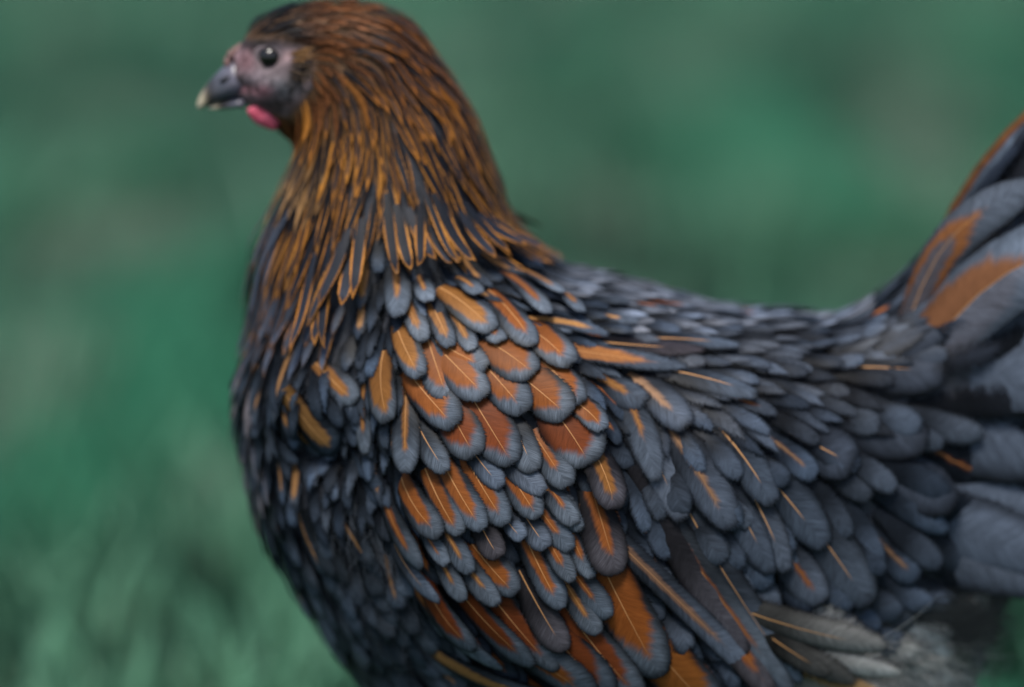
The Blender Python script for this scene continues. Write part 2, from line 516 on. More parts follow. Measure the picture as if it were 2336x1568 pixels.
# ------------------------------------------------------------------ flow of the plumage (side-view units)
SLATE = (0.020, 0.026, 0.036)
REG = {  # length, half width
    'crown': (60, 9), 'nape': (140, 9.5), 'hackle': (225, 12.5), 'cape': (260, 18.5), 'capefront': (200, 16), 'breast': (125, 25), 'chest': (165, 38),
    'shoulder': (115, 26), 'under': (120, 34), 'back': (130, 24), 'saddle': (170, 28), 'flank': (180, 44), 'tailcov': (350, 62), 'tailtop': (300, 55),
    'vent': (210, 46), 'belly': (150, 40)}
DENS = {  # spacing across in half widths, stretch along the flow
    'crown': (1.0, .5), 'nape': (1.15, .25), 'hackle': (1.1, .21), 'cape': (.95, .2), 'capefront': (1.05, .24), 'back': (.95, .5), 'under': (1.1, .6),
    'chest': (.75, .6), 'vent': (.7, .6), 'flank': (1.0, .62), 'tailcov': (1.0, .6)}
FLOW = [
    (560, 70, 1, -.9, 'crown'), (600, 40, 1, -.5, 'crown'), (690, 20, 1, 0, 'crown'), (780, 30, 1, .2, 'crown'), (640, 80, 1, -.05, 'crown'), (720, 80, 1, .15, 'crown'),
    (860, 40, 1, .45, 'nape'), (940, 90, .7, .75, 'nape'), (820, 110, 1, .35, 'nape'), (770, 180, .7, .7, 'nape'), (735, 250, .15, 1, 'nape'), (690, 300, -.1, 1, 'nape'),
    (1000, 190, .55, .85, 'nape'), (900, 190, .6, .8, 'nape'), (720, 130, 1, .1, 'crown'), (730, 190, .5, .8, 'crown'), (650, 275, .4, .9, 'crown'),
    (1080, 300, .30, .95, 'hackle'), (840, 290, .15, 1, 'nape'), (950, 320, .32, .95, 'hackle'), (1050, 400, .30, .95, 'hackle'), (1120, 450, .42, .9, 'hackle'),
    (1180, 540, .7, .72, 'hackle'), (760, 350, -.08, 1, 'nape'), (690, 380, -.22, 1, 'nape'), (650, 450, -.32, .95, 'capefront'), (600, 550, -.2, 1, 'capefront'),
    (580, 650, -.05, 1, 'capefront'), (720, 480, -.2, 1, 'hackle'), (810, 430, -.08, 1, 'hackle'), (880, 500, .02, 1, 'cape'), (980, 500, .14, 1, 'cape'),
    (1060, 510, .36, .95, 'cape'), (660, 620, -.15, 1, 'capefront'), (740, 620, -.1, 1, 'cape'), (830, 570, -.02, 1, 'cape'), (620, 740, -.05, 1, 'capefront'),
    (700, 720, -.08, 1, 'capefront'), (770, 700, 0, 1, 'capefront'),
    (570, 830, -.02, 1, 'breast'), (548, 920, .02, 1, 'breast'), (562, 1050, .15, 1, 'breast'), (600, 1190, .32, .95, 'breast'), (660, 1310, .5, .87, 'chest'),
    (750, 1450, .58, .82, 'chest'), (850, 1560, .65, .75, 'chest'), (680, 820, .02, 1, 'breast'), (660, 950, .3, .95, 'breast'), (690, 1080, .45, .9, 'breast'), (780, 1110, .3, 1, 'breast'), (760, 1190, .42, .9, 'chest'), (690, 1210, .42, .9, 'chest'), (860, 1190, .4, .9, 'chest'),
    (810, 1000, .25, 1, 'breast'), (800, 880, .25, 1, 'breast'), (800, 1250, .45, .9, 'chest'), (900, 1380, .5, .87, 'chest'), (1000, 1560, .85, .5, 'chest'), (860, 1120, .3, .95, 'breast'),
    (830, 760, .1, 1, 'shoulder'), (950, 700, .28, 1, 'shoulder'), (1100, 720, .5, .87, 'shoulder'), (1250, 740, .65, .75, 'shoulder'), (1000, 880, .42, .9, 'under'),
    (1200, 930, .55, .83, 'under'), (1000, 1200, .52, .85, 'under'), (1200, 1180, .52, .85, 'under'), (1400, 1150, .2, 1, 'under'), (1380, 950, .42, .9, 'under'),
    (1150, 1400, .55, .83, 'under'), (1400, 1400, .55, .83, 'under'), (1600, 1520, .6, .8, 'under'),
    (1240, 615, 1, .3, 'back'), (1350, 640, 1, .2, 'back'), (1500, 672, 1, .22, 'back'), (1650, 702, 1, .12, 'back'), (1800, 716, 1, .02, 'back'), (1880, 724, 1, -.05, 'back'),
    (1370, 690, 1, .28, 'back'), (1500, 720, 1, .18, 'back'),
    (1420, 780, 1, .12, 'saddle'), (1560, 780, 1, .08, 'saddle'), (1700, 770, 1, .06, 'saddle'), (1850, 780, 1, -.03, 'saddle'), (1940, 750, 1, -.35, 'saddle'), (2010, 690, .8, -.6, 'saddle'),
    (1450, 880, .7, .55, 'saddle'), (1600, 880, .9, .35, 'saddle'), (1750, 880, .95, .25, 'saddle'),
    (1480, 1020, .42, .9, 'flank'), (1630, 1020, .6, .8, 'flank'), (1780, 1020, .8, .55, 'flank'), (1540, 1150, .35, .93, 'flank'), (1650, 1220, .45, .9, 'flank'), (1760, 1250, .52, .85, 'flank'),
    (1880, 1220, .65, .75, 'flank'), (1930, 1000, .9, .35, 'flank'), (1900, 1370, .7, .65, 'flank'), (1600, 1330, .5, .87, 'flank'), (1990, 1300, .75, .6, 'flank'),
    (2080, 640, .68, -.75, 'tailtop'), (2180, 520, .66, -.76, 'tailtop'), (2300, 370, .65, -.75, 'tailtop'), (2150, 700, .78, -.6, 'tailtop'), (2300, 650, .8, -.6, 'tailtop'),
    (2080, 850, 1, -.05, 'tailcov'), (2250, 880, 1, -.25, 'tailcov'), (2080, 1020, .92, .38, 'tailcov'), (2250, 1060, .95, .15, 'tailcov'), (2150, 1230, .88, .45, 'tailcov'),
    (2300, 1250, .97, .15, 'tailcov'), (2500, 700, .9, -.4, 'tailtop'), (2500, 1100, 1, .0, 'tailcov'),
    (1780, 1470, .9, .4, 'vent'), (1880, 1500, .95, .3, 'vent'), (2020, 1480, .92, .35, 'vent'), (2110, 1440, .95, .2, 'vent'), (2150, 1560, .8, .5, 'vent'), (1960, 1600, .85, .5, 'vent'), (1700, 1660, .8, .6, 'belly'),
    (1300, 1760, 1, .1, 'belly'), (1000, 1680, .9, .5, 'belly'), (1500, 1700, .95, .2, 'belly')]
FA = np.array([(f[0], f[1]) for f in FLOW], float)
FD = np.array([(f[2] / math.hypot(f[2], f[3]), f[3] / math.hypot(f[2], f[3])) for f in FLOW])
FL = np.array([REG[f[4]] for f in FLOW], float)

def field(x, y):
    d2 = (FA[:, 0] - x) ** 2 + (FA[:, 1] - y) ** 2
    w = 1.0 / (d2 + 60.0) ** 1.7
    w /= w.sum()
    d = (FD * w[:, None]).sum(0); s = (FL * w[:, None]).sum(0)
    j = int(np.argmin(d2 * (1 + 0.0)))
    return d, s, FLOW[j][4]

def flow3(p, n):
    x, y = proj(Vector((p.x, -abs(p.y), p.z)))
    d, s, r = field(x, y)
    w = Vector((d[0], 0, -d[1]))
    w = w - n * w.dot(n)
    if w.length < 1e-4: w = Vector((1, 0, 0)) - n * n.x
    return w.normalized(), x, y

# ------------------------------------------------------------------ feather builder
VS = np.array([0, .18, .36, .52, .65, .76, .85, .92, .97, 1.0])
US = np.array([-1, -.8, -.45, 0, .45, .8, 1.0])
NV, NU = len(VS), len(US)
FFACES = [(i * NU + k, i * NU + k + 1, (i + 1) * NU + k + 1, (i + 1) * NU + k) for i in range(NV - 1) for k in range(NU - 1)]

def profile(kind):
    out = []
    for v in VS:
        if kind == 'round':
            f = 0.62 + 0.38 * smoothstep(0, .45, v)
            if v > .66: f *= max(0.0, 1 - ((v - .66) / .34) ** 2.2) ** .5
        elif kind == 'spear':
            f = 0.55 + 0.45 * smoothstep(0, .45, v)
            if v > .45: f *= max(0.0, 1 - ((v - .45) / .55) ** 2.0) ** .72
        else:   # long
            f = 0.7 + 0.3 * smoothstep(0, .3, v)
            if v > .72: f *= max(0.0, 1 - ((v - .72) / .28) ** 2.2) ** .5
        out.append(max(f, 0.02))
    return np.array(out)
PROF = {k: profile(k) for k in ('round', 'spear', 'long')}

class Fe:
    """one feather: spine points and normals, plus pattern"""
    __slots__ = ('V', 'q', 'q2', 'dim', 'ctr', 'edg', 'shaft', 'hollow', 'name', 'size', 'base', 'vis')

def make_feather(P, N, hw, L, kind, ctr, amt, edg, vend, shaft, rim, loose, cup=0.16, twist=0.0, asym=0.0, name='feather'):
    if edg[2] > edg[0]: edg = (edg[0] * .97, edg[1] * 1.0, edg[2] * 1.03)
    if ctr[2] > ctr[0]: ctr = (ctr[0] * .97, ctr[1], ctr[2] * 1.03)
    f = Fe()
    pr = PROF[kind]
    seed = random.random()
    V = np.zeros((NV * NU, 3)); q = np.zeros((NV * NU, 3)); q2 = np.zeros((NV * NU, 3))
    wob = [random.uniform(0.94, 1.06) for _ in range(2)]
    for i in range(NV):
        t = (P[min(i + 1, NV - 1)] - P[max(i - 1, 0)]).normalized()
        n = N[i]
        b = t.cross(n).normalized()
        n2 = b.cross(t)
        if twist:
            b, n2 = b * math.cos(twist) + n2 * math.sin(twist), n2 * math.cos(twist) - b * math.sin(twist)
        for k in range(NU):
            u = US[k]
            side = (1 + asym) if u > 0 else (1 - asym)
            w = hw * pr[i] * side * wob[0 if u < 0 else 1]
            V[i * NU + k] = P[i] + b * (u * w) - n2 * (cup * hw * (0.8 * u * u + 0.2 * u ** 4) * pr[i])
            q[i * NU + k] = (u, VS[i], u * pr[i])
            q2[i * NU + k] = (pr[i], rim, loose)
    f.V, f.q, f.q2 = V, q, q2
    n = NV * NU
    f.dim = np.tile((hw, L, seed), (n, 1))
    f.ctr = np.tile((*ctr, amt), (n, 1)); f.edg = np.tile((*edg, vend), (n, 1))
    f.shaft = np.full(n, shaft); f.hollow = np.zeros(n)
    f.name = name; f.size = hw * L; f.base = P[0].copy()
    return f

def spine(p0, L, h0, lift, d0=None, free=0.0, droop=0.0, follow=0.65, jit=0.0, tuck=0.2):
    """march along the surface with the flow; free>0 leaves the skin and runs straight on"""
    p, n, _, _ = BVH.find_nearest(p0)
    P, N = [], []
    d = d0
    last = 0.0
    base = p.copy()
    ja = random.gauss(0, jit)
    for i, v in enumerate(VS):
        st = (v - last) * L; last = v
        if i > 0:
            if v <= 1 - free:
                fl, x, y = flow3(p, n)
                if d0 is not None:
                    dd = d - n * d.dot(n)
                    fl = (dd.normalized() * (1 - follow * 0.5) + fl * follow * 0.5).normalized() if dd.length > 1e-4 else fl
                elif ja:
                    b = n.cross(fl)
                    fl = (fl + b * ja).normalized()
                d = fl
                pn = p + fl * st
                p2, n2, _, _ = BVH.find_nearest(pn)
                n = (n * 0.5 + n2 * 0.5).normalized()
                p = p2
            else:
                if d is None: d = flow3(p, n)[0]
                d = (d - n * droop * (v - 1 + free)).normalized()
                p = p + d * st
        h = h0 + lift * (v ** 0.9) - tuck * lift * smoothstep(0.78, 1.0, v)
        P.append(p + n * h); N.append(n.copy())
    return P, N

def jitter(c, a):
    k = random.uniform(1 - a, 1 + a); t = random.uniform(-a, a) * 0.14
    return (max(0.003, c[0] * k * (1 + t)), max(0.003, c[1] * k), max(0.003, c[2] * k * (1 - t)))

GOLD = (0.36, 0.152, 0.030); ORANGE = (0.195, 0.062, 0.016); RUFOUS = (0.130, 0.034, 0.011); TAN = (0.31, 0.155, 0.055); BROWN = (0.115, 0.05, 0.018)

CHESTEDGE = [(640, 1230), (690, 1290), (760, 1390), (880, 1560), (1500, 1560), (1500, 700), (640, 700)]
def style(reg, x, y):
    """pattern of a feather growing in a region"""
    R = random.random
    s = jitter(SLATE, 0.28)
    o = dict(kind='round', ctr=jitter(SLATE, .2), amt=0.0, edg=s, vend=.8, shaft=0.0, rim=1.0, loose=.0012, lift=.0045, cup=.18)
    if reg == 'crown':
        dark = smoothstep(715, 635, x) * smoothstep(150, 115, y)
        if y > 150: c = jitter((0.15, 0.075, 0.030), .4)
        c = jitter((0.125, 0.046, 0.016), .35)
        c = tuple(a * (1 - dark) + b * dark for a, b in zip(c, (0.012, 0.011, 0.012)))
        o.update(kind='spear', edg=c, ctr=tuple(a * .5 for a in c), amt=.35 if R() < .6 else 0, vend=.75, rim=.25, loose=.0010, lift=.0022)
    elif reg == 'nape':
        t = smoothstep(80, 330, y)
        e = tuple(a * (1 - t) + b * t for a, b in zip((0.17, 0.062, 0.016), (0.34, 0.14, 0.026)))
        if x < 760 and y > 280: e = (0.25, 0.14, 0.06)
        o.update(kind='spear', edg=jitter(e, .3), ctr=jitter((0.016, 0.014, 0.016), .4), amt=(.34 + .2 * R()) if R() < .86 else 0.0, vend=.8, rim=.15,
                 loose=.0006, lift=.003, cup=.06)
    elif reg == 'hackle':
        o.update(kind='spear', edg=jitter(GOLD, .3), ctr=jitter((0.009, 0.010, 0.014), .35), amt=.40 + .16 * R(), vend=.90, rim=.0, loose=.0007, lift=.006, cup=.03)
    elif reg == 'cape':
        o.update(kind='spear', edg=jitter(GOLD, .3), ctr=jitter((0.015, 0.018, 0.026), .35), amt=.46 + .16 * R(), vend=.92, rim=.0, loose=.0008, lift=.0105, cup=.03)
    elif reg == 'capefront':
        e = jitter((0.22, 0.098, 0.030), .4)
        if R() < .3: e = jitter((0.06, 0.055, 0.062), .3)
        o.update(kind='spear', edg=e, ctr=jitter((0.034, 0.041, 0.057), .45), amt=.50 + .2 * R(), vend=.92, rim=.0, loose=.0010, lift=.0055, cup=.05)
    elif reg in ('breast', 'shoulder'):
        if R() < .13: o.update(ctr=jitter((0.26, 0.13, 0.05), .25), amt=.12 + .2 * R(), vend=.6 + .2 * R())
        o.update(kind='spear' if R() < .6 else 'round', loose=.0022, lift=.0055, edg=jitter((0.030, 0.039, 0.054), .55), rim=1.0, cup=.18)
        if x < 600: o.update(edg=jitter((0.12, 0.11, 0.125), .4) if R() < .5 else jitter(SLATE, .4), rim=.1)  # paler feathers on the breast outline paint in a rim of light
    elif reg == 'chest':
        c = (0.022, 0.028, 0.036) if R() < .55 else (0.050, 0.061, 0.078)
        if R() < .5 and pdist(x, y, CHESTEDGE) < 0: c = (0.09, 0.10, 0.125)  # pale feathers along the chest outline imitate rim light
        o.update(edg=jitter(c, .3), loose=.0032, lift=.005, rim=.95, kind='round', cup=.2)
        if R() < .05: o.update(ctr=jitter(TAN, .3), amt=.06, vend=.7)
    elif reg == 'under':
        if R() < .3: o.update(ctr=jitter(ORANGE, .25), amt=.15 + .2 * R(), vend=.7, shaft=.6)
        o.update(lift=.004)
    elif reg == 'back':
        o.update(edg=jitter((0.092, 0.104, 0.130), .6), kind='spear', lift=.0035, rim=1.0, cup=.3)  # vane colour brightened to paint the sheen on top of the back
        if R() < .04: o.update(ctr=jitter(ORANGE, .25), amt=.18, vend=.7)
    elif reg == 'saddle':
        o.update(edg=jitter((0.034, 0.041, 0.054), .65), kind='spear' if R() < .5 else 'round', lift=.0045, rim=1.0, loose=.0026)
        if R() < .03: o.update(ctr=jitter(ORANGE, .25), amt=.10 + .1 * R(), vend=.7, shaft=.3)
    elif reg == 'flank':
        o.update(edg=jitter((0.036, 0.046, 0.063), .42), lift=.006, rim=1.0, cup=.26, loose=.0026)
        r = R()
        if r < .08: o.update(ctr=jitter((0.16, 0.09, 0.05), .25), amt=.07, vend=.7, shaft=.2)
    elif reg in ('tailcov', 'tailtop'):
        o.update(edg=jitter((0.020, 0.025, 0.036), .6), lift=.006, rim=.9, cup=.15, loose=.007)
        if R() < .06: o.update(shaft=.4, ctr=jitter(ORANGE, .2), amt=.03, vend=.75)
    elif reg == 'vent':
        c = (0.34, 0.335, 0.32) if y > 1405 and x > 1690 else (0.035, 0.04, 0.046)
        o.update(edg=jitter(c, .3), loose=.006, lift=.006, rim=.35, cup=.12)
    else:
        o.update(edg=jitter((0.05, 0.055, 0.065), .3), loose=.008, lift=.004, rim=.2)
    return o

NAMES = {'crown': 'head_feather', 'nape': 'neck_feather', 'hackle': 'hackle_feather', 'cape': 'hackle_feather', 'capefront': 'cape_feather', 'breast': 'breast_feather',
         'chest': 'breast_feather', 'shoulder': 'shoulder_feather', 'under': 'wing_lining', 'back': 'back_feather', 'saddle': 'saddle_feather', 'flank': 'flank_feather',
         'tailcov': 'tail_covert', 'tailtop': 'tail_lining', 'vent': 'fluff_feather', 'belly': 'belly_feather'}

FEATHERS = []      # near side, x-z half nearest the camera (y <= 0)

def sample_points():
    tris = []
    for f in BF:
        if len(f) == 4:
            tris.append((f[0], f[1], f[2])); tris.append((f[0], f[2], f[3]))
    VV = np.array([list(v) for v in BV])
    T = np.array(tris)
    A, B, C = VV[T[:, 0]], VV[T[:, 1]], VV[T[:, 2]]
    ar = np.linalg.norm(np.cross(B - A, C - A), axis=1)
    keep = ((A + B + C)[:, 1] / 3 <= 0.0015)
    ar = ar * keep
    n = 52000
    cen = (A + B + C) / 3
    boost = np.where(cen[:, 0] < -0.05, 2.4, 1.0)      # finer plumage on head and neck
    pr = ar * boost
    idx = rng.choice(len(T), n, p=pr / pr.sum())
    r1 = np.sqrt(rng.random(n)); r2 = rng.random(n)
    return A[idx] * (1 - r1)[:, None] + B[idx] * (r1 * (1 - r2))[:, None] + C[idx] * (r1 * r2)[:, None]

def general():
    cell = 0.024
    grid = {}
    for p in sample_points():
        x, y = proj(Vector(p))
        if x < 800 and y < 330 and pdist(x, y, FACE) > -4: continue
        if x < 545 and y < 300: continue
        d, s, reg = field(x, y)
        L, hw = s
        ka, sa = DENS.get(reg, (.95, .55))
        r = hw * ka * U
        pv = Vector(p)
        fl = flow3(pv, BVH.find_nearest(pv)[1])[0]
        fx, fy, fz = fl
        sk = 1 - sa * sa
        ck = (int(math.floor(p[0] / cell)), int(math.floor(p[1] / cell)), int(math.floor(p[2] / cell)))
        ok = True
        for a in (-1, 0, 1):
            for b in (-1, 0, 1):
                for c in (-1, 0, 1):
                    for (o, ro) in grid.get((ck[0] + a, ck[1] + b, ck[2] + c), ()):
                        rr = 0.5 * (r + ro)
                        ex, ey, ez = o[0] - p[0], o[1] - p[1], o[2] - p[2]
                        al = ex * fx + ey * fy + ez * fz
                        if ex * ex + ey * ey + ez * ez - sk * al * al < rr * rr: ok = False; break
                    if not ok: break
                if not ok: break
            if not ok: break
        if not ok: continue
        grid.setdefault(ck, []).append((p, r))
        o = style(reg, x, y)
        k = random.uniform(.85, 1.18)
        Lm, hm = L * U * k, hw * U * random.uniform(.85, 1.15)
        free = {'tailcov': .3, 'tailtop': .5, 'vent': .35}.get(reg, 0.0)
        jit = {'breast': .28, 'chest': .2, 'saddle': .14, 'back': .1, 'flank': .16, 'vent': .25, 'capefront': .08}.get(reg, .10)
        lift = o['lift'] * random.uniform(.8, 1.25)
        if reg in ('cape', 'hackle', 'capefront'):
            lim = (820 if x < 760 else 820 - (x - 760) * 1.8 if x < 860 else 640) + random.uniform(-26, 16) + (random.uniform(-60, 30) if reg == 'capefront' else 0)
            if x > 1120: lim += (x - 1120) * -.1
            reach = d[1] * L * k
            if y + reach > lim:
                kk = (lim - y) / reach
                if kk < .45:
                    o = style('shoulder' if x > 800 else 'capefront', x, y); reg = 'shoulder' if x > 800 else 'capefront'
                    Lm, hm = 120 * U * k, (25 if x > 800 else 17) * U; lift = o['lift']
                else:
                    Lm *= kk
        P, N = spine(Vector(p), Lm, (.005 if reg == 'cape' else .0006) + random.uniform(0, .0006), lift, None, free, 0.15, jit=jit)
        f = make_feather(P, N, hm, Lm, o['kind'], o['ctr'], o['amt'], o['edg'], o['vend'], o['shaft'], o['rim'], o['loose'], o['cup'],
                         twist=random.gauss(0, .07 if o['cup'] > .1 else .03), name=NAMES[reg])
        xt, yt = proj(P[-1])
        f.vis = -30 < xt < 2500 and -40 < yt < 1640
        FEATHERS.append(f)
general()

# ---- the feathers one can pick out on the wing: (shaft start, tip, half width, centre amount, colour)
def z2(a, b): return (517 + a * .4074, 577.9 + b * .4074)
def z3(a, b): return (517 + a * .3906, 1003.6 + b * .3906)
HEROES = []
def H2(sx, sy, tx, ty, hw, amt, col, **k): HEROES.append((z2(sx, sy), z2(tx, ty), hw * .4074, amt, col, k))
def H3(sx, sy, tx, ty, hw, amt, col, **k): HEROES.append((z3(sx, sy), z3(tx, ty), hw * .3906, amt, col, k))
def HD(sx, sy, tx, ty, hw, amt, col, **k): HEROES.append(((sx, sy), (tx, ty), hw, amt, col, k))
G2 = (0.205, 0.088, 0.025)
O2 = ORANGE; R2 = RUFOUS
H2(950, 180, 980, 375, 78, .16, G2); H2(1100, 190, 1140, 290, 62, .15, G2); H2(1370, 195, 1420, 265, 62, .15, G2)
H2(1340, 290, 1510, 445, 92, .55, G2); H2(1040, 350, 1110, 505, 68, .28, G2); H2(1200, 390, 1262, 540, 64, .40, G2)
H2(1330, 440, 1382, 560, 56, .25, G2); H2(1640, 200, 1800, 405, 74, .25, O2); H2(1760, 190, 1872, 305, 62, .25, G2)
H2(1920, 290, 1962, 395, 62, .28, G2); H2(1570, 310, 1742, 525, 84, .38, O2); H2(1500, 440, 1545, 510, 70, .25, O2)
H2(990, 540, 1092, 712, 80, .6, G2); H2(1160, 580, 1242, 825, 90, .52, O2); H2(1280, 560, 1472, 655, 82, .5, O2)
H2(1520, 530, 1735, 685, 114, .72, O2); H2(1780, 480, 1935, 645, 104, .6, O2); H2(1290, 640, 1465, 815, 98, .6, O2)
H2(1530, 720, 1685, 905, 104, .6, O2); H2(1700, 730, 1925, 925, 118, .76, O2); H2(1870, 690, 2015, 845, 84, .68, O2)
H2(1120, 800, 1292, 985, 104, .64, O2); H2(1290, 960, 1402, 1155, 112, .74, R2); H2(1400, 850, 1612, 1195, 118, .8, R2)
H2(1870, 930, 2045, 1195, 145, .84, R2); H2(2020, 890, 2112, 1005, 80, .58, O2); H2(870, 740, 915, 965, 98, .64, G2)
H2(600, 740, 742, 855, 78, .34, G2); H2(430, 940, 645, 1095, 104, .40, (0.23, 0.115, 0.04), dark=1); H2(990, 960, 1002, 1250, 84, .14, G2)
H2(770, 930, 788, 1140, 60, .18, G2); H2(1650, 1050, 1730, 1240, 84, .06, O2); H2(1810, 1150, 1922, 1325, 88, .22, O2)
H2(1420, 1170, 1552, 1325, 72, .08, O2, light=1); H2(1620, 1220, 1795, 1355, 72, .0, O2, light=1)
H2(1030, 1370, 1205, 1595, 88, .48, O2); H2(1170, 1350, 1315, 1592, 78, .42, O2); H2(1270, 1290, 1445, 1565, 84, .46, O2)
H2(1390, 1240, 1575, 1535, 88, .42, O2); H2(1600, 1250, 1755, 1495, 84, .42, O2); H2(1850, 1370, 1965, 1535, 74, .15, O2)
H2(2120, 1230, 2185, 1440, 104, .32, G2, brown=1); H2(1130, 1080, 1240, 1240, 70, .08, G2)
H3(990, 490, 1185, 745, 84, .2, O2); H3(1210, 640, 1292, 755, 64, .1, O2); H3(1320, 620, 1442, 795, 74, .14, G2)
H3(1520, 570, 1602, 705, 84, .08, O2, brown=1); H3(1500, 700, 1702, 915, 98, .56, O2); H3(1680, 530, 1742, 595, 62, .05, O2, light=1)
H3(1790, 520, 1885, 645, 74, .05, O2, light=1); H3(1880, 480, 2022, 665, 78, .22, O2); H3(1900, 340, 2085, 545, 74, .2, G2)
H3(2200, 460, 2300, 790, 116, .24, O2, brown=1); H3(1800, 680, 1965, 1005, 84, .32, O2); H3(1920, 660, 2032, 845, 64, .28, O2)
H3(1050, 700, 1275, 935, 64, .04, O2, light=1); H3(1290, 780, 1402, 955, 68, .15, G2); H3(1450, 800, 1602, 975, 74, .12, G2)
H3(2050, 640, 2142, 825, 64, .26, O2); H3(2060, 820, 2242, 1055, 84, .16, O2); H3(2030, 920, 2185, 1145, 74, .16, G2)
H3(1230, 930, 1470, 1225, 92, .62, R2); H3(1230, 1010, 1640, 1335, 72, .25, O2); H3(1460, 1010, 1805, 1335, 92, .5, R2)
H3(1590, 970, 1935, 1365, 98, .56, R2); H3(1810, 950, 1992, 1245, 94, .08, G2, brown=1)
HD(1405, 1350, 1512, 1548, 58, .74, (0.20, 0.060, 0.014)); HD(1510, 1500, 1640, 1640, 56, .8, (0.26, 0.088, 0.02)); HD(1280, 1470, 1400, 1590, 50, .7, R2)
HD(1330, 1440, 1470, 1600, 40, .6, R2); HD(1200, 1490, 1360, 1590, 46, .35, O2); HD(1080, 1530, 1330, 1580, 34, .3, TAN, light=1); HD(1150, 1555, 1480, 1610, 34, .2, TAN, light=1)
HD(1475, 1300, 1790, 1610, 30, .22, (0.15, 0.085, 0.055), long=1, light=1); HD(1545, 1230, 1705, 1500, 44, .0, O2, brown=1); HD(1600, 1300, 1810, 1580, 40, .10, O2, long=1)
HD(1660, 1310, 1830, 1560, 34, .06, O2, long=1, light=1); HD(1620, 1400, 1760, 1590, 40, .3, O2, brown=1, long=1)
WING_N = len(HEROES)
# saddle, flank
HD(1345, 812, 1585, 832, 32, .5, (0.26, 0.105, 0.035)); HD(1275, 740, 1400, 765, 26, .3, TAN); HD(1380, 725, 1470, 742, 24, .2, TAN); HD(1440, 790, 1620, 800, 30, .06, O2, brown=1)
HD(1480, 1010, 1560, 1200, 46, .08, TAN, light=1); HD(1590, 1070, 1672, 1218, 48, .1, (0.2, 0.11, 0.06), light=1); HD(1690, 1165, 1765, 1318, 40, .05, O2, light=1)
HD(1740, 1170, 1800, 1316, 40, .03, O2, light=1); HD(1450, 940, 1500, 1110, 40, .14, G2); HD(1400, 880, 1490, 920, 40, .2, G2); HD(1500, 905, 1575, 985, 44, .16, (0.25, 0.14, 0.08), light=1)
HD(1700, 1045, 1770, 1160, 44, .05, TAN); HD(1790, 1130, 1890, 1260, 50, .04, TAN); HD(1815, 1290, 1885, 1385, 48, .10, O2, light=1); HD(1890, 1245, 1990, 1390, 62, .07, TAN)
HD(1600, 860, 1740, 905, 36, .06, G2); HD(1560, 780, 1700, 795, 28, .05, O2)
HD(1745, 1412, 2030, 1478, 40, .035, TAN, long=1, pale=.17); HD(1890, 1500, 2065, 1535, 30, .0, TAN, pale=.33); HD(1800, 1480, 1960, 1560, 34, .0, TAN, pale=.06); HD(1930, 1560, 2040, 1575, 24, .8, (.45, .26, .12), pale=.2)
HD(1760, 1450, 1900, 1540, 30, .03, TAN, pale=.045, long=1)
SADDLE_N = len(HEROES)
HD(1950, 775, 2120, 735, 60, .035, TAN); HD(2000, 838, 2170, 850, 64, .035, TAN); HD(1950, 965, 2130, 1010, 66, .045, TAN); HD(2010, 1030, 2190, 1160, 78, .06, (0.30, 0.14, 0.05))
HD(1870, 1020, 1960, 1070, 60, .03, TAN); HD(2080, 1070, 2470, 1190, 90, .0, O2, light=1); HD(2050, 1170, 2480, 1300, 84, .0, O2, light=1); HD(2040, 1250, 2500, 1345, 62, .0, O2, light=1)
HD(2110, 960, 2520, 1040, 95, .0, O2, light=1)
HD(1950, 745, 2150, 610, 44, .0, O2); HD(1985, 790, 2215, 650, 50, .0, O2, brown=1); HD(2000, 820, 2190, 720, 50, .0, O2); HD(1930, 730, 2080, 650, 36, .0, O2)
COVERT_N = len(HEROES)

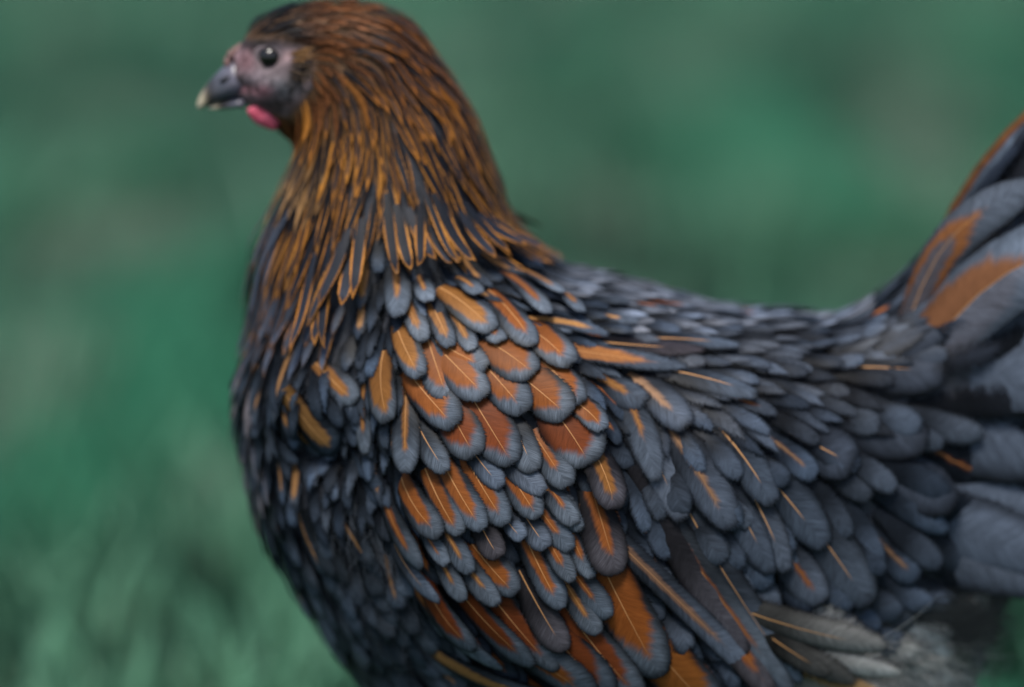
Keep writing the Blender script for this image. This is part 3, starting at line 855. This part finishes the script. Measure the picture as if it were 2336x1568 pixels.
def heroes():
    for i, (s, t, hw, amt, col, k) in enumerate(HEROES):
        ps, ns = hit(*s); pt, nt = hit(*t)
        wing = i < WING_N
        if ps is None: continue
        if pt is None:
            pt = at(t[0], t[1], ps.y)
        vis = (pt - ps)
        ext = 0.55 if wing else 0.6
        if k.get('long'): ext = .25
        if t[0] < 850 and t[1] < 1100: ext = .18
        b = ps - vis.normalized() * max(vis.length * ext, 0.012)
        L = (pt - b).length
        pb, nb, _, _ = BVH.find_nearest(b)
        edg = jitter((0.074, 0.088, 0.108) if wing else (0.046, 0.057, 0.075), .16)
        if k.get('light'): edg = jitter((0.085, 0.102, 0.132) if wing else (0.058, 0.070, 0.092), .15)
        if k.get('brown'): edg = jitter((0.052, 0.048, 0.055) if wing else (0.028, 0.024, 0.028), .15)
        if i >= SADDLE_N and not k.get('light'): edg = jitter((0.028, 0.034, 0.046), .15)
        if k.get('pale'): edg = jitter((k['pale'], k['pale'] * .98, k['pale'] * .94), .06)
        if k.get('dark'): edg = jitter((0.030, 0.040, 0.054), .1)
        lift = (0.0072 if wing else 0.0066) * random.uniform(.85, 1.15)
        h0 = .0034 if wing else .0012
        free = 0.0
        if k.get('pale'): h0, lift = .005, .008
        if t[0] < 850 and t[1] < 1100: h0, lift = (.0045 if k.get('dark') else .003), .0040
        if i >= SADDLE_N: free = .4; lift = .0075
        P, N = spine(pb, L, h0, lift, (pt - pb).normalized(), free, .05, follow=.25)
        # land the tip on its place
        def off(target, p):
            d = ray(*target); z = (p - CAM).dot(FWD)
            return CAM + d * z - p
        vs = max(0.0, min(.8, 1 - vis.length / L))
        for _ in range(2 if free == 0 else 1):
            i0 = min(int(np.searchsorted(VS, vs)), NV - 2)
            e0, e1 = off(s, P[i0]), off(t, P[-1])
            H = [h0 + lift * (v ** .9) - .2 * lift * smoothstep(.78, 1, v) for v in VS]
            Q = []
            for j, (p, v) in enumerate(zip(P, VS)):
                a = max(0.0, (float(v) - VS[i0]) / (1 - VS[i0]))
                c = p + e0.lerp(e1, a)
                if free == 0:
                    c2, n2, _, _ = BVH.find_nearest(c - N[j] * H[j])
                    N[j] = (N[j] + n2).normalized()
                    c = c2 + N[j] * H[j]
                Q.append(c)
            P = Q
        vv = np.array([list(p) for p in P])
        cf = [np.polyfit(VS, vv[:, c], 2) for c in range(3)]
        P = [Vector((np.polyval(cf[0], v), np.polyval(cf[1], v), np.polyval(cf[2], v))) for v in VS]
        nn = np.array([list(p) for p in N])
        cf = [np.polyfit(VS, nn[:, c], 1) for c in range(3)]
        N = [Vector((np.polyval(cf[0], v), np.polyval(cf[1], v), np.polyval(cf[2], v))).normalized() for v in VS]
        sh = (.8 if amt > .3 else .4 if amt > .02 else .0) * (1 if wing else .6)
        if 0 < amt < .1: amt, sh = 0.0, (1.7 if not wing else .8)
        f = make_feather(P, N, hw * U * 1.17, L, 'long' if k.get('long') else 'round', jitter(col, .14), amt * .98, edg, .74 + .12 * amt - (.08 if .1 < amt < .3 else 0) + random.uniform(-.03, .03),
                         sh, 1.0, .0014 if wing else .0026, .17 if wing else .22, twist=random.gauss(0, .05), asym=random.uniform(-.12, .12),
                         name='wing_feather' if wing else ('saddle_feather' if i < SADDLE_N else 'tail_covert'))
        f.vis = True
        f.size = 1.0
        FEATHERS.append(f)
heroes()

# ---- main tail: a tent of long feathers rising to the right, built flat and broad
def tail_feathers():
    # base x,y ; tip x,y ; depth y (m) ; half width ; amount ; colour ; extras
    T = [(2098, 722, 2505, 160, .004, 46, .0, O2, dict(e=(0.21, 0.085, 0.03))),
         (2110, 735, 2518, 170, -.004, 48, .0, O2, dict(e=(0.13, 0.16, 0.21))),
         (2080, 770, 2570, 215, -.010, 60, .0, O2, dict(e=(0.12, 0.15, 0.195))),
         (2072, 735, 2368, 415, -.030, 52, .62, (0.235, 0.092, 0.035), dict(e=(0.075, 0.088, 0.112), v=.68, hollow=.85)),
         (2040, 800, 2640, 380, -.016, 72, .0, O2, dict(e=(0.14, 0.168, 0.215))),
         (2105, 815, 2545, 535, -.036, 88, .66, (0.23, 0.100, 0.048), dict(e=(0.13, 0.158, 0.205), v=.64, hollow=-.85)),
         (2060, 860, 2620, 640, -.028, 84, .0, O2, dict(e=(0.10, 0.122, 0.16))),
         (2050, 880, 2640, 790, -.032, 84, .0, O2, dict(e=(0.085, 0.103, 0.135))),
         (2050, 900, 2600, 930, -.036, 80, .0, O2, dict(e=(0.08, 0.097, 0.128))),
         (2040, 770, 2600, 290, -.013, 70, .0, O2, dict(e=(0.11, 0.135, 0.175)))]
    for (bx, by, tx, ty, dy, hw, amt, col, k) in T:
        b = at(bx, by, dy * .9); t = at(tx, ty, dy)
        ax = t - b
        up = Vector((0, -1, 0))
        up = (up - ax.normalized() * up.dot(ax.normalized())).normalized()
        bend = ax.normalized().cross(up)
        P = [b + ax * float(v) + bend * (-0.012 * math.sin(math.pi * float(v))) for v in VS]
        N = [up + Vector((0, 0, 0.15)) for _ in VS]
        N = [n.normalized() for n in N]
        f = make_feather(P, N, hw * U, ax.length, 'long' if ax.length > .09 else 'round', jitter(col, .06), amt, jitter(tuple(a * (1.3 if k['e'][2] > k['e'][0] else 1) for a in k['e']), .06), k.get('v', .8), .9 if amt else .0, .5, k.get('l', .0012), .12,
                         asym=.1, name='tail_feather')
        f.vis = True; f.size = 1.0
        if k.get('hollow'): f.hollow[:] = k['hollow']
        FEATHERS.append(f)
tail_feathers()

# ------------------------------------------------------------------ turn feathers into parts
def add_attrs(me, fs):
    def put(name, typ, arr, key):
        a = me.attributes.new(name, typ, 'POINT')
        a.data.foreach_set(key, np.ascontiguousarray(arr, dtype=np.float32).ravel())
    put('q', 'FLOAT_VECTOR', np.concatenate([f.q for f in fs]), 'vector')
    put('q2', 'FLOAT_VECTOR', np.concatenate([f.q2 for f in fs]), 'vector')
    put('dim', 'FLOAT_VECTOR', np.concatenate([f.dim for f in fs]), 'vector')
    put('ctr', 'FLOAT_COLOR', np.concatenate([f.ctr for f in fs]), 'color')
    put('edg', 'FLOAT_COLOR', np.concatenate([f.edg for f in fs]), 'color')
    put('hollow', 'FLOAT', np.concatenate([f.hollow for f in fs]), 'value')
    put('shaft', 'FLOAT', np.concatenate([f.shaft for f in fs]), 'value')

def single(f, parent):
    o = mesh_obj(f.name, f.V, FFACES, FEATHER, parent, f.base)
    add_attrs(o.data, [f])
    return o

def joined(name, fs, parent, mirror=False, stuff=True):
    n = NV * NU
    V = np.concatenate([f.V for f in fs])
    fa = np.concatenate([np.array(FFACES) + i * n for i in range(len(fs))])
    if mirror:
        V = V * np.array([1, -1, 1])
        fa = fa[:, ::-1]
    o = mesh_obj(name, V, fa.tolist(), FEATHER, parent, HEN['wloc'])
    add_attrs(o.data, fs)
    if stuff: o['kind'] = 'stuff'
    return o

by = {}
for f in FEATHERS: by.setdefault(f.name, []).append(f)
lining = by.pop('wing_lining')
WINGO = joined('wing', lining, HEN, stuff=False)
tlin = by.pop('tail_lining')
TAILO = joined('tail', tlin, HEN, stuff=False)
STUFFN = {'head_feather': 'head_plumage', 'neck_feather': 'neck_plumage', 'hackle_feather': 'hackle_plumage', 'cape_feather': 'cape_plumage', 'breast_feather': 'breast_plumage',
          'belly_feather': 'belly_plumage', 'fluff_feather': 'fluff_plumage'}
for name, fs in by.items():
    parent = WINGO if name == 'wing_feather' else TAILO if name in ('tail_feather', 'tail_covert') else HEN
    v = sorted([f for f in fs if f.vis], key=lambda f: -f.size)
    rest = [f for f in fs if not f.vis] + v[290:]
    for f in v[:290]: single(f, parent)
    if rest: joined(STUFFN.get(name, name.replace('_feather', '_plumage').replace('_covert', '_plumage')), rest, parent)
    print('FEATHERS', name, len(fs), len(v))
# the far side mirrors the near one
far_wing = joined('wing', lining + by['wing_feather'], HEN, True, False)
joined('far_plumage', [f for n, fs in by.items() if n not in ('wing_feather',) for f in fs if not (n == 'tail_feather' and (f.ctr[0, 3] > 0 or f.base.y > 0 or f.base.y < -.02))] + tlin, HEN, True)

# ------------------------------------------------------------------ loose down at breast, belly and rear
def down():
    fs = []
    def strand(x, y, ang, L, col, h=.003, w=.00016):
        p, n = hit(x, y)
        if p is None: return
        d = Vector((math.cos(ang), 0, -math.sin(ang)))
        d = (d - n * d.dot(n)).normalized()
        b = d.cross(n).normalized()
        k = random.gauss(0, .25)
        V0 = len(V)
        for i in range(5):
            t = i / 4
            q = p + d * (L * t) + b * (L * k * t * t) + n * (h * (.4 + t)) - Vector((0, 0, .0025)) * t * t
            ww = w * (1 - .8 * t)
            V.append(q - b * ww); V.append(q + b * ww)
            C.append((*col, 1)); C.append((*col, 1))
        for i in range(4):
            F.append((V0 + 2 * i, V0 + 2 * i + 1, V0 + 2 * i + 3, V0 + 2 * i + 2))
    V, F, C = [], [], []
    for _ in range(700):
        x, y = random.gauss(850, 90), random.gauss(1340, 130)
        if y < 1120 or x > 985 + (y - 1400) * .4: continue
        r = random.uniform(.5, 1.6)
        strand(x, y, random.gauss(.95, .45), random.uniform(.010, .026), (.06 * r, .07 * r, .085 * r))
    for _ in range(520):
        x, y = random.uniform(1730, 2200), random.uniform(1400, 1640)
        r = random.uniform(.5, 1.5)
        c = (.45 * r, .44 * r, .42 * r) if y > 1450 else (.03 * r, .034 * r, .038 * r)
        strand(x, y, random.gauss(.3, .35), random.uniform(.015, .04), c, .006)
    for _ in range(420):
        x, y = random.gauss(2140, 40), random.gauss(1395, 22)
        r = random.uniform(.5, 1.4)
        strand(x, y, random.gauss(.22, .2), random.uniform(.02, .042), (.018 * r, .022 * r, .024 * r), .008, .0002)
    m = NT('down_strand')
    m.l.new(m.attr('gcol').outputs['Color'], m.bsdf.inputs['Base Color'])
    setv(m.bsdf, rough=.6, spec=.3)
    for mir in (1, -1):
        o = mesh_obj('down', [(v.x, v.y * mir, v.z) for v in V], F, m.mat, HEN, HEN['wloc'])
        ca = o.data.color_attributes.new('gcol', 'FLOAT_COLOR', 'POINT')
        ca.data.foreach_set('color', np.asarray(C, dtype=np.float32).ravel())
        o['kind'] = 'stuff'
down()

# ------------------------------------------------------------------ head parts
def beak():
    def loft(st, name):
        V, F, A = [], [], []
        n = 20
        for i, (tx, ty, bx, by_, w) in enumerate(st):
            t, b = at(tx, ty), at(bx, by_)
            c, a = (t + b) / 2, (t - b) / 2
            for k in range(n):
                th = 2 * math.pi * k / n
                s = math.sin(th)
                V.append(c + a * math.cos(th) + Vector((0, -w * math.copysign(abs(s) ** .85, s) * (1.0 - .25 * math.cos(th)), 0)))
                A.append(i / (len(st) - 1))
        for i in range(len(st) - 1):
            for k in range(n):
                F.append((i * n + k, (i + 1) * n + k, (i + 1) * n + (k + 1) % n, i * n + (k + 1) % n))
        F.append(tuple(range(n))); F.append(tuple((len(st) - 1) * n + k for k in range(n))[::-1])
        o = mesh_obj(name, V, F, M_BEAK, HEN, at(540, 190))
        a = o.data.attributes.new('along', 'FLOAT', 'POINT')
        a.data.foreach_set('value', np.array(A, dtype=np.float32))
        return o
    up = loft([(545, 134, 556, 216, .0088), (525, 142, 540, 220, .0082), (508, 154, 522, 225, .0072), (494, 168, 504, 231, .0060), (480, 183, 488, 237, .0047), (467, 200, 474, 242, .0034),
               (457, 217, 464, 247, .0022), (451, 231, 456, 249, .0012), (449, 242, 452, 249, .0005)], 'upper_beak')
    loft([(556, 214, 560, 246, .0074), (540, 219, 545, 246, .0068), (522, 225, 526, 248, .0058), (505, 231, 508, 250, .0046), (488, 237, 490, 250, .0032), (474, 242, 475, 249, .0016)], 'lower_beak')
    for s in (-1, 1):
        c = at(517, 178, 0); c.y = s * .0068
        V, F = blob(c, [Vector((.0030, 0, .0012)), Vector((0, .0010, 0)), Vector((-.0004, 0, .0011))], 12, 8)
        mesh_obj('nostril', V, F, M_NOSTRIL, up, c)
beak()

def face_parts():
    # eyes, lids
    for s in (-1, 1):
        p, n = hit(615, 131)
        p = Vector((p.x, s * abs(p.y), p.z)); n = Vector((n.x, s * abs(n.y), n.z)).normalized()
        c = p - n * .0012
        r = .0053
        V, F = blob(c, [Vector((r, 0, 0)), Vector((0, r, 0)), Vector((0, 0, r))], 28, 20)
        e = mesh_obj('eye', V, F, M_EYE, HEN, c)
        V, F = [], []
        t1 = Vector((0, 0, 1)); t1 = (t1 - n * t1.dot(n)).normalized(); t2 = n.cross(t1)
        n1, n2 = 32, 10
        for i in range(n1):
            th = 2 * math.pi * i / n1
            d = t1 * math.cos(th) * .80 + t2 * math.sin(th) * 1.0
            d = d * (1 + .05 * math.sin(2 * th + .6))
            cc = c + n * .0016 + d * .0061
            for k in range(n2):
                ph = 2 * math.pi * k / n2
                V.append(cc + d.normalized() * (math.cos(ph) * .0016) + n * (math.sin(ph) * .0011))
        for i in range(n1):
            for k in range(n2):
                F.append((i * n2 + k, ((i + 1) % n1) * n2 + k, ((i + 1) % n1) * n2 + (k + 1) % n2, i * n2 + (k + 1) % n2))
        mesh_obj('eyelid', V, F, M_LID, e, c)
        # wattle
        a = at(572, 246); b = at(640, 284)
        c = (a + b) / 2; c.y = s * .0085
        d = (b - a) / 2
        up = Vector((0, 1, 0)).cross(d).normalized()
        if up.z < 0: up = -up
        V, F = blob(c, [d * 1.08, up * .0042, Vector((0, .0026, 0))], 22, 16, .12)
        mesh_obj('wattle', V, F, M_WATTLE, HEN, c)
        # ear lobe
        p, n = hit(703, 190)
        c = Vector((p.x, s * (abs(p.y) - .0004), p.z))
        V, F = blob(c, [Vector((.0026, 0, -.0012)), Vector((.001, 0, .0046)), Vector((0, .0012, 0))], 18, 12, .15)
        mesh_obj('earlobe', V, F, M_LOBE, HEN, c)
    # low comb on the brow
    V, F = [], []
    for (cx, cy, rx, rz) in [(521, 142, 11, 15), (530, 127, 12, 13), (541, 115, 12, 11), (551, 106, 10, 9)]:
        c = at(cx, cy)
        v, f = blob(c, [Vector((rx * U, 0, 0)), Vector((0, .0042, 0)), Vector((0, 0, rz * U))], 16, 12, .18)
        k = len(V); V += v; F += [tuple(i + k for i in q) for q in f]
    mesh_obj('comb', V, F, M_COMB, HEN, at(530, 120))
    # ear tuft: stiff tan bristles over the ear
    fs = []
    for k in range(44):
        x, y = 668 + random.uniform(-12, 20), 134 + random.uniform(-14, 40)
        p, n = hit(x, y)
        if p is None: continue
        d = Vector((1, 0, .28 - .02 * (y - 130) + random.uniform(-.2, .2)))
        L = random.uniform(28, 46) * U
        P, N = spine(p, L, .0008, .0025, d.normalized(), 0, 0, follow=0.1)
        t = random.random()
        c = jitter((0.20, 0.105, 0.045) if y < 142 else (0.055, 0.038, 0.026), .3)
        fs.append(make_feather(P, N, 4.5 * U, L, 'spear', c, 0, c, .8, 0, .1, .0004, .2, name='ear_tuft'))
    joined('ear_tuft', fs, HEN, stuff=True)
    joined('ear_tuft', fs, HEN, True, True)
face_parts()

# ------------------------------------------------------------------ legs
def legs():
    for s in (-1, 1):
        hip = Vector((0.045, s * .045, .135)); hock = Vector((0.068, s * .046, .088)); ank = Vector((0.050, s * .046, .013))
        V, F = tube([hip, hip.lerp(hock, .5), hock, hock.lerp(ank, .25), hock.lerp(ank, .7), ank], [.022, .016, .0085, .0062, .0058, .0075], 14)
        leg = mesh_obj('leg', V, F, M_LEG, HEN, ank)
        for ang, L in ((-28, .052), (0, .064), (28, .050), (180, .026)):
            a = math.radians(ang)
            d = Vector((-math.cos(a), math.sin(a) * s, 0))
            pts = [ank, ank + d * L * .35 + Vector((0, 0, -.003)), ank + d * L * .7 + Vector((0, 0, -.0075)), ank + d * L + Vector((0, 0, -.0085)), ank + d * (L + .012) + Vector((0, 0, -.0118))]
            V, F = tube(pts, [.006, .0052, .0046, .0036, .0008], 10)
            mesh_obj('toe', V, F, M_LEG, leg, ank)
legs()

for o in list(bpy.data.objects):
    if 'wloc' in o: del o['wloc']
